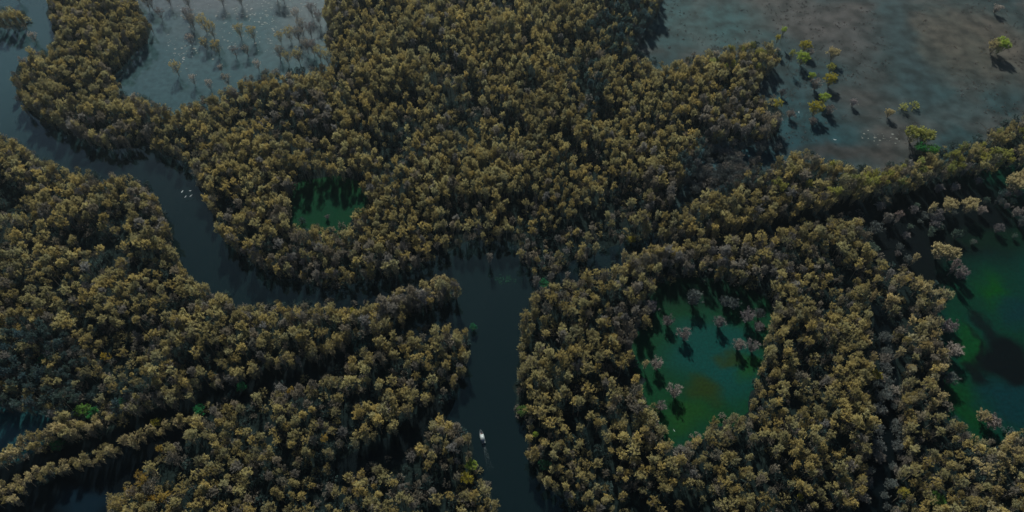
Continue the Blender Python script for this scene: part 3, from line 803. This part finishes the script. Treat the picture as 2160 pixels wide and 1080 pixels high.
for i in range(150):       # teal thicket between the wooded point and the ridge
    px, py = rnd.gauss(1520, 50), rnd.gauss(355, 28)
    p = at(px, py, 3)
    q = to_px((p.x, p.y, 3))
    c = rnd.choice((TEAL, (.07, .10, .10), MAUVE)); k2 = rnd.uniform(.6, 1.2)
    FOREST.append((p.x, p.y, 'bush', rnd.randrange(4), rnd.uniform(0, 6.28), rnd.uniform(.55, 1.0), tuple(v * k2 for v in c), px, py))

def place_words(px, py):
    if px < 330: return 'the bottom left corner wood'
    if px < 720: return 'the lower left wood'
    if px < 1080: return 'the left bank wood'
    if px < 1420: return 'the right bank wood'
    if px < 1850: return 'the wood below the pond'
    if px < 2040: return 'the strip beyond the black channel'
    return 'the bottom right corner wood'

def look_words(kind, t):
    r_, g_, b_ = t
    if kind == 'bare': return 'grey bare tree'
    lum = r_ + g_
    if b_ > r_ * .62: return 'mauve tree'
    if b_ > r_ * .36: return 'beige tree'
    return ('bright olive tree' if lum > .33 else 'dark olive tree' if lum < .26 else 'olive tree')

inframe = [f for f in FOREST if -8 < f[7] < 2168 and f[8] < 1092]
inframe.sort(key=lambda f: -f[8])
NEAR = inframe[:190]
near_ids = set(id(f) for f in NEAR)
for f in NEAR:
    jx, jy, kind, ix, rz, sc, t, px, py = f
    lk, pl = look_words(kind, t), place_words(px, py)
    edge_w = 'on the bottom edge' if py > 1058 else 'just above the bottom edge'
    put_tree('bare_tree' if kind == 'bare' else 'swamp_tree', kind, ix, jx, jy, rz, sc, t, '%s %s of %s' % (lk, edge_w, pl), 'tree', '%ss %s of %s' % (lk, edge_w, pl))

# ------------------------------------------------------------------ masses of trees as instances on points
def mass(name, items, kinds, label, cat, group=None, merge=True):
    """items: (x, y, z, kind, idx, rz, scale, tint); one object with a geometry-node tree of instances"""
    col = bpy.data.collections.new(name + '_sources')
    order = {}
    k = 0
    for kd in kinds:
        for i, (tm, km) in enumerate(PROTO[kd]):
            # join trunk and crown into one mesh with three slots
            v1 = np.empty(len(tm.vertices) * 3); tm.vertices.foreach_get('co', v1)
            v2 = np.empty(len(km.vertices) * 3); km.vertices.foreach_get('co', v2)
            n1 = len(tm.vertices)
            fs = [tuple(p.vertices) for p in tm.polygons] + [tuple(n1 + q for q in p.vertices) for p in km.polygons]
            me = bpy.data.meshes.new('%s_%s_source' % (name, kd))
            me.from_pydata(np.concatenate([v1, v2]).reshape(-1, 3).tolist(), [], fs)
            for m in (M_BARK, M_LEAF, M_TWIG): me.materials.append(m)
            me.polygons.foreach_set('material_index', [0] * len(tm.polygons) + [1 + p.material_index for p in km.polygons])
            me.update()
            o = bpy.data.objects.new('a%03d' % k, me)
            col.objects.link(o)
            order[(kd, i)] = k
            k += 1
    me = bpy.data.meshes.new(name)
    me.from_pydata([(q[0], q[1], q[2]) for q in items], [], [])
    a = me.attributes.new('idx', 'INT', 'POINT'); a.data.foreach_set('value', [order[(q[3], q[4] % len(PROTO[q[3]]))] for q in items])
    a = me.attributes.new('rot', 'FLOAT', 'POINT'); a.data.foreach_set('value', [q[5] for q in items])
    a = me.attributes.new('sc', 'FLOAT_VECTOR', 'POINT'); a.data.foreach_set('vector', [c for q in items for c in ((q[6] * .74, q[6] * .74, q[6]) if q[3] in SLIM else (q[6],) * 3)])
    a = me.attributes.new('tint', 'FLOAT_VECTOR', 'POINT'); a.data.foreach_set('vector', [c for q in items for c in q[7]])
    ob = bpy.data.objects.new(name, me)
    C.objects.link(ob)
    gt = bpy.data.node_groups.new(name, 'GeometryNodeTree')
    gt.interface.new_socket('Geometry', in_out='INPUT', socket_type='NodeSocketGeometry')
    gt.interface.new_socket('Geometry', in_out='OUTPUT', socket_type='NodeSocketGeometry')
    N, L = gt.nodes, gt.links
    gi, go = N.new('NodeGroupInput'), N.new('NodeGroupOutput')
    ci = N.new('GeometryNodeCollectionInfo'); ci.inputs['Collection'].default_value = col
    ci.inputs['Separate Children'].default_value = True
    ci.inputs['Reset Children'].default_value = True
    ip = N.new('GeometryNodeInstanceOnPoints'); ip.inputs['Pick Instance'].default_value = True
    def na(nm, ty):
        q = N.new('GeometryNodeInputNamedAttribute'); q.data_type = ty; q.inputs[0].default_value = nm
        return q.outputs[0]
    cx = N.new('ShaderNodeCombineXYZ')
    L.new(na('rot', 'FLOAT'), cx.inputs[2])
    L.new(gi.outputs[0], ip.inputs['Points']); L.new(ci.outputs[0], ip.inputs['Instance'])
    L.new(na('idx', 'INT'), ip.inputs['Instance Index'])
    L.new(cx.outputs[0], ip.inputs['Rotation']); L.new(na('sc', 'FLOAT_VECTOR'), ip.inputs['Scale'])
    L.new(ip.outputs[0], go.inputs[0])
    md = ob.modifiers.new('scatter', 'NODES'); md.node_group = gt
    return tag(ob, label, cat, group, 'stuff')

rest = [(f[0], f[1], 0.0, f[2], f[3], f[4], f[5], f[6]) for f in FOREST if id(f) not in near_ids]
mass('forest', rest, ['leafy', 'slender', 'bank', 'bare', 'bush'], 'dense olive, brown and mauve swamp wood covering the banks and islands', 'forest')

# undergrowth on the wood's wet floor
und = []
for (jx, jy) in CAND:
    if rnd.random() > .5: continue
    px, py = to_px((jx, jy, 4))
    if not (-320 < px < 2480 and -80 < py < 1500): continue
    if open_at(px, py): continue
    gx_, gy_ = to_px((jx + 2, jy + 2, 1))
    if open_at(gx_, gy_) or open_at(gx_ + 10, gy_) or open_at(gx_ - 10, gy_): continue
    t = rnd.choice((TEAL, TEAL, MAUVE, BROWN))
    k = rnd.uniform(.5, 1.0)
    und.append((jx + 2, jy + 2, -.1, 'shrub', rnd.randrange(4), rnd.uniform(0, 6), rnd.uniform(.8, 1.7), tuple(c * k for c in t)))
mass('undergrowth', und, ['shrub'], 'low teal and brown undergrowth on the wet floor between the trees', 'undergrowth')

# low growth over the marsh
proto('tussock', lambda s: shrub_meshes(s, Rr=1.3, Hh=0.8, n=12, m=1, tn=7), range(121, 125))
tus = []
for i in range(5500):
    px, py = rnd.uniform(1340, 2200), rnd.uniform(-60, 360)
    p = at(px, py, 0)
    q = to_px((p.x, p.y, 9))
    if not inside(POLY['marsh'], *q): continue
    n = noise.noise(Vector((p.x * .02, p.y * .02, 5))) + .5 * noise.noise(Vector((p.x * .08, p.y * .08, 2)))
    chan = abs((px - 1890) - (py - 40) * .45) < 34 and py < 180
    if chan or n < -.05: continue
    if py > 300 - (px - 1700) * .1 and px < 1800: continue
    c = rnd.choice(((.10, .088, .080), (.085, .078, .070), (.055, .066, .064)))
    if 1920 < px < 2130 and 40 < py < 160 and rnd.random() < .6: c = (.115, .10, .05)
    tus.append((p.x, p.y, -.1, 'tussock', rnd.randrange(4), rnd.uniform(0, 6), rnd.uniform(.2, .6), tuple(v * rnd.uniform(.8, 1.1) for v in c)))
mass('marsh_growth', tus, ['tussock'], 'sparse brown and grey tussocks covering the shallow marsh at upper right', 'marsh plants')

# floating leaf litter in the lagoon
mbl = MB()
pale = plain('floating_litter', (0.10, 0.11, 0.10), 0.9, 0.6, .45)
cl = [(388, 105, 30, 30), (355, 90, 14, 22), (500, 40, 60, 25), (540, 60, 60, 35), (640, 15, 50, 20), (570, 50, 30, 30), (500, 30, 20, 15), (415, 105, 25, 12), (560, 90, 25, 18), (500, 95, 25, 14), (460, 90, 20, 30), (560, 20, 90, 25), (420, 20, 60, 25), (1850, 290, 50, 14), (1820, 285, 20, 8)]
for cx_, cy_, rx, ry in cl:
    dens = .8 if cx_ < 1000 else .55
    for i in range(int(rx * ry * .04 * dens) + 5):
        px, py = rnd.gauss(cx_, rx * .5), rnd.gauss(cy_, ry * .5)
        p = at(px, py, 0.13)
        q = to_px((p.x, p.y, 9))
        if cx_ < 1000 and not inside(POLY['lagoon'], *q): continue
        s = rnd.choice((.25, .35, .5, .8)) * rnd.uniform(.6, 1.1)
        n0 = len(mbl.v)
        kk = rnd.randint(5, 7)
        a0 = rnd.uniform(0, 3)
        for j in range(kk):
            a = a0 + 2 * math.pi * j / kk
            mbl.v.append(Vector((p.x + math.cos(a) * s * rnd.uniform(.6, 1.2) * 1.3, p.y + math.sin(a) * s * rnd.uniform(.6, 1.2), .12 + .002 * (i % 12))))
        mbl.f.append(tuple(range(n0, n0 + kk))); mbl.m.append(0)
lit = mbl.build('floating_leaf_litter', pale)
tag(lit, 'pale flecks of floating leaves and lily pads scattered over lagoon and marsh water', 'floating leaves', kind='stuff')

# green weed in the cove
mbw = MB()
for i in range(110):
    px, py = rnd.gauss(1065, 16), rnd.gauss(590, 5)
    p = at(px, py, .1)
    a = rnd.uniform(0, 6.28); s = rnd.uniform(.2, .6)
    mbw.leaf(p + Vector((0, 0, rnd.uniform(0, .06))), Vector((math.cos(a), math.sin(a), .1)) * s, Vector((-math.sin(a), math.cos(a), 0)) * s * .5)
tag(mbw.build('water_weed', plain('weed', (.002, .022, .014), .6, 1.0)), 'patch of emerald water weed in the cove where the river widens', 'water weed', kind='stuff')

# ------------------------------------------------------------------ boat on the river
M_HULL = plain('boat_hull', (0.19, 0.22, 0.22), 0.4, 2.0, .12)
M_DECK = plain('boat_deck', (0.18, 0.20, 0.20), 0.6, 3.0, .2)
M_RED = plain('red_cloth', (0.20, 0.035, 0.045), 0.8, 6.0, .2)
M_DARK = plain('engine_cover', (0.02, 0.02, 0.022), 0.4, 6.0, .2)
M_SKIN = plain('skin', (0.30, 0.17, 0.11), 0.6, 8.0, .08)
M_HAIR = plain('hair', (0.02, 0.015, 0.012), 0.7, 8.0, .2)
M_TROUSERS = plain('trousers', (0.04, 0.045, 0.06), 0.8, 8.0, .2)
M_FOAM = plain('foam', (0.035, 0.05, 0.052), 0.8, 1.5, .35)

bow, stern = at(1013.5, 908, 0.1), at(1020.5, 936, 0.1)
bl = (bow - stern).length
ang = math.atan2(bow.y - stern.y, bow.x - stern.x)
bt = empty('motor_boat', ((bow.x + stern.x) / 2, (bow.y + stern.y) / 2, 0.05), ang)
tag(bt, 'small narrow white motor boat heading up the river near the left bank', 'boat')
def hull_loft(profile, mat_, name, parent):
    """profile: list of (x, halfwidth, keel z, deck z)"""
    mb = MB()
    for x, hw, zk, zd in profile:
        mb.v += [Vector((x, -hw, zd)), Vector((x, -hw * .8, (zk + zd) / 2)), Vector((x, 0, zk)), Vector((x, hw * .8, (zk + zd) / 2)), Vector((x, hw, zd))]
    for i in range(len(profile) - 1):
        for k in range(4):
            a = i * 5 + k
            mb.f.append((a, a + 5, a + 6, a + 1)); mb.m.append(0)
    mb.f.append((0, 1, 2, 3, 4)); mb.m.append(0)
    return mb.build(name, mat_, parent, smooth=True)
hb = bl / 2
prof = [(-hb, .75, -.25, .5), (-hb * .6, .9, -.3, .5), (0, .98, -.3, .52), (hb * .45, .82, -.26, .6), (hb * .8, .45, -.1, .72), (hb, .04, .35, .82)]
hull = hull_loft(prof, M_HULL, 'hull', bt)
dk = MB()
for x, hw, zk, zd in prof: dk.v += [Vector((x * .985, -hw * .86, .12)), Vector((x * .985, hw * .86, .12))]
for i in range(len(prof) - 1): dk.f.append((i * 2, i * 2 + 2, i * 2 + 3, i * 2 + 1)); dk.m.append(0)
dk.build('floor_board', M_DECK, bt)
rl = MB()
for sgn in (-1, 1):
    rl.tube([Vector((x, sgn * hw, zd + .02)) for x, hw, zk, zd in prof], [.05] * len(prof), 5)
rl.build('gunwale', M_HULL, bt)
for sx in (-hb * .55, -hb * .05, hb * .35):
    sb = MB(); sb.box((sx, 0, .38), (.18, .74 if sx < hb * .3 else .6, .035)); sb.build('seat', M_HULL, bt)
cv = MB()       # pale canopy over the rear two thirds
for i in range(7):
    t = i / 6 * math.pi
    for x in (-hb * .78, hb * .2): cv.v.append(Vector((x, -math.cos(t) * .85, 1.45 + .28 * math.sin(t))))
for i in range(6): cv.f.append((i * 2, i * 2 + 1, i * 2 + 3, i * 2 + 2)); cv.m.append(0)
co_ = cv.build('canopy', M_HULL, bt, smooth=True)
sm = co_.modifiers.new('thickness', 'SOLIDIFY'); sm.thickness = .04
ps = MB()
for x in (-hb * .76, hb * .18):
    for y_ in (-.82, .82): ps.tube([Vector((x, y_, .45)), Vector((x, y_, 1.46))], [.025, .025], 5)
ps.build('canopy_frame', M_DECK, bt)
eg = MB(); eg.box((-hb - .2, 0, .62), (.2, .17, .26)); eg.box((-hb - .25, 0, .05), (.07, .05, .45))
eo = eg.build('outboard_motor', M_DARK, bt)
bv = eo.modifiers.new('bevel', 'BEVEL'); bv.width = .05; bv.segments = 2

def skin_body(name, joints, edges, radii, m, parent):
    me = bpy.data.meshes.new(name)
    me.from_pydata(joints, edges, [])
    me.materials.append(m)
    o = bpy.data.objects.new(name, me); C.objects.link(o)
    if parent: o.parent = parent
    md = o.modifiers.new('skin', 'SKIN')
    for i, r_ in enumerate(radii): me.skin_vertices[0].data[i].radius = (r_, r_)
    me.skin_vertices[0].data[0].use_root = True
    s2 = o.modifiers.new('sub', 'SUBSURF'); s2.levels = 1; s2.render_levels = 2
    return o
# person sitting on the front seat, facing forward (+x)
pr = Vector((hb * .40, 0.0, 0.0))
wp = bt.matrix_basis @ pr
pe = empty('person', (wp.x, wp.y, 0.05), ang)
tag(pe, 'person in a dark red top sitting in the bow of the small motor boat', 'person')
J = [(0, 0, .48), (0, 0, .70), (0, 0, .93), (0, 0, 1.05), (.01, 0, 1.17), (.02, 0, 1.27),
     (0, .19, .96), (.08, .26, .72), (.28, .20, .62), (.36, .17, .60),
     (0, -.19, .96), (.08, -.26, .72), (.28, -.20, .62), (.36, -.17, .60),
     (.04, .10, .47), (.42, .13, .50), (.48, .13, .20), (.62, .13, .16),
     (.04, -.10, .47), (.42, -.13, .50), (.48, -.13, .20), (.62, -.13, .16)]
E_ = [(0, 1), (1, 2), (2, 3), (3, 4), (4, 5), (2, 6), (6, 7), (7, 8), (8, 9), (2, 10), (10, 11), (11, 12), (12, 13),
      (0, 14), (14, 15), (15, 16), (16, 17), (0, 18), (18, 19), (19, 20), (20, 21)]
Rd = [.13, .13, .15, .06, .10, .09, .075, .05, .04, .035, .075, .05, .04, .035, .09, .07, .05, .04, .09, .07, .05, .04]
skin_body('body', J, E_, Rd, M_SKIN, pe)
skin_body('shirt', [J[0], J[1], J[2], J[6], J[7], J[10], J[11]], [(0, 1), (1, 2), (2, 3), (3, 4), (2, 5), (5, 6)], [.17, .17, .19, .10, .075, .10, .075], M_RED, pe)
skin_body('trousers', [J[0], J[14], J[15], J[16], J[18], J[19], J[20]], [(0, 1), (1, 2), (2, 3), (0, 4), (4, 5), (5, 6)], [.16, .11, .09, .07, .11, .09, .07], M_TROUSERS, pe)
skin_body('hair', [(-.03, 0, 1.22), (-.01, 0, 1.30), (.03, 0, 1.33)], [(0, 1), (1, 2)], [.10, .10, .07], M_HAIR, pe)

# pale fallen trunks in the gaps of the lower left wood
for (x0, y0, x1, y1, lab) in [(326, 1034, 358, 1062, 'pale fallen trunk lying in a gap near the bottom edge at lower left'), (433, 1048, 452, 1062, 'short pale fallen trunk right of the longer one at lower left')]:
    a_, b_ = at(x0, y0, 1.5), at(x1, y1, .3)
    d_ = b_ - a_
    lg = MB(); lg.tube([Vector((0, 0, 0)), d_ * .3 + Vector((0, 0, .2)), d_ * .7, d_], [.12, .2, .28, .36], 7)
    for t_ in (.1, .25, .4, .55):
        lg.tube([d_ * t_, d_ * t_ + Vector((rnd.uniform(-1.6, 1.6), rnd.uniform(-.4, 1.6), rnd.uniform(.5, 1.8)))], [.09, .03], 4)
    lo = lg.build('fallen_trunk', plain('bleached_wood', (.30, .29, .27), .9, 1.2, .3)); lo.location = a_
    tag(lo, lab, 'fallen trunk', 'fallen trunks')

# wake
wk = MB()
for i in range(420):
    t = rnd.random() ** 1.6
    sgn = rnd.choice((-1, 1)) if rnd.random() < .6 else 0
    q = stern.lerp(bow, -t * 1.9) + Vector((sgn * (.25 + t * 1.0) + rnd.gauss(0, .12 + .15 * t), rnd.gauss(0, .15), 0))
    s = rnd.uniform(.05, .17) * (1 - .5 * t)
    a = rnd.uniform(0, 3.14)
    wk.leaf(Vector((q.x, q.y, .10 + rnd.uniform(0, .03))), Vector((math.cos(a), math.sin(a), 0)) * s, Vector((-math.sin(a), math.cos(a), .05)) * s * .7)
tag(wk.build('boat_wake', M_FOAM), 'thin pale foam trail behind the small motor boat', 'wake', kind='stuff')

# ------------------------------------------------------------------ white birds over the river and the marsh
M_BIRD = plain('white_plumage', (0.25, 0.28, 0.28), 0.8, 4.0, .1)
def bird_mesh():
    b = MB()
    b.tube([Vector((-.42, 0, 0)), Vector((-.25, 0, .02)), Vector((0, 0, .03)), Vector((.25, 0, .03)), Vector((.38, 0, .06)), Vector((.46, 0, .05)), Vector((.60, 0, .04))], [.02, .09, .13, .09, .05, .055, .01], 6)
    for s in (-1, 1):
        n0 = len(b.v)
        b.v += [Vector((.16, s * .08, .06)), Vector((-.16, s * .08, .06)), Vector((-.14, s * .42, .20)), Vector((.22, s * .45, .21)), Vector((-.22, s * .80, .14)), Vector((.02, s * .86, .14))]
        b.f += [(n0, n0 + 1, n0 + 2, n0 + 3), (n0 + 3, n0 + 2, n0 + 4, n0 + 5)]; b.m += [0, 0]
    return b.mesh('egret', [M_BIRD], True)
BM = bird_mesh()
for px, py, ln, lab in [(384.5, 404.5, 1.5, 'white bird over the river bend, leftmost of four'), (401.5, 402.5, 1.2, 'white bird over the river bend, upper right of four'),
                    (403, 413, 1.4, 'white bird over the river bend, lower right of four'), (391.5, 415, 1.2, 'white bird over the river bend, lowest of four'),
                    (1685, 237, 1.4, 'white bird over dark water just off the wood beside the marsh'), (1761, 295, 1.5, 'white bird over dark marsh water above the ridge'),
                    (1422, 908, .9, 'tiny white bird at the bottom tip of the green pond'), (387, 125, 1.5, 'white bird on open water left of the leaning row in the lagoon')]:
    o = bpy.data.objects.new('egret', BM); C.objects.link(o)
    p = at(px, py, 1.6)
    o.location = p; o.rotation_euler = (rnd.uniform(-.3, .3), 0, rnd.uniform(0, 6.28)); o.scale = (ln * .8,) * 3
    tag(o, lab, 'bird', 'white birds over the water')
# ------------------------------------------------------------------ thin morning haze
hz = MB(); hz.box((0, 500, 163), (1400, 1300, 165))
ho = hz.build('haze', bpy.data.materials.new('haze_air'))
hm = ho.data.materials[0]; hm.use_nodes = True
hn = hm.node_tree.nodes; hn.remove(hn['Principled BSDF'])
pv = hn.new('ShaderNodeVolumePrincipled')
pv.inputs['Color'].default_value = (0.60, 0.80, 0.86, 1)
pv.inputs['Density'].default_value = 0.00007
pv.inputs['Anisotropy'].default_value = 0.78
hm.node_tree.links.new(pv.outputs[0], hn['Material Output'].inputs['Volume'])
tag(ho, kind='stuff')
ho['label'] = 'thin bluish haze hanging over the whole swamp'

print('forest', len(FOREST), 'rest', len(rest), 'und', len(und), 'tus', len(tus))
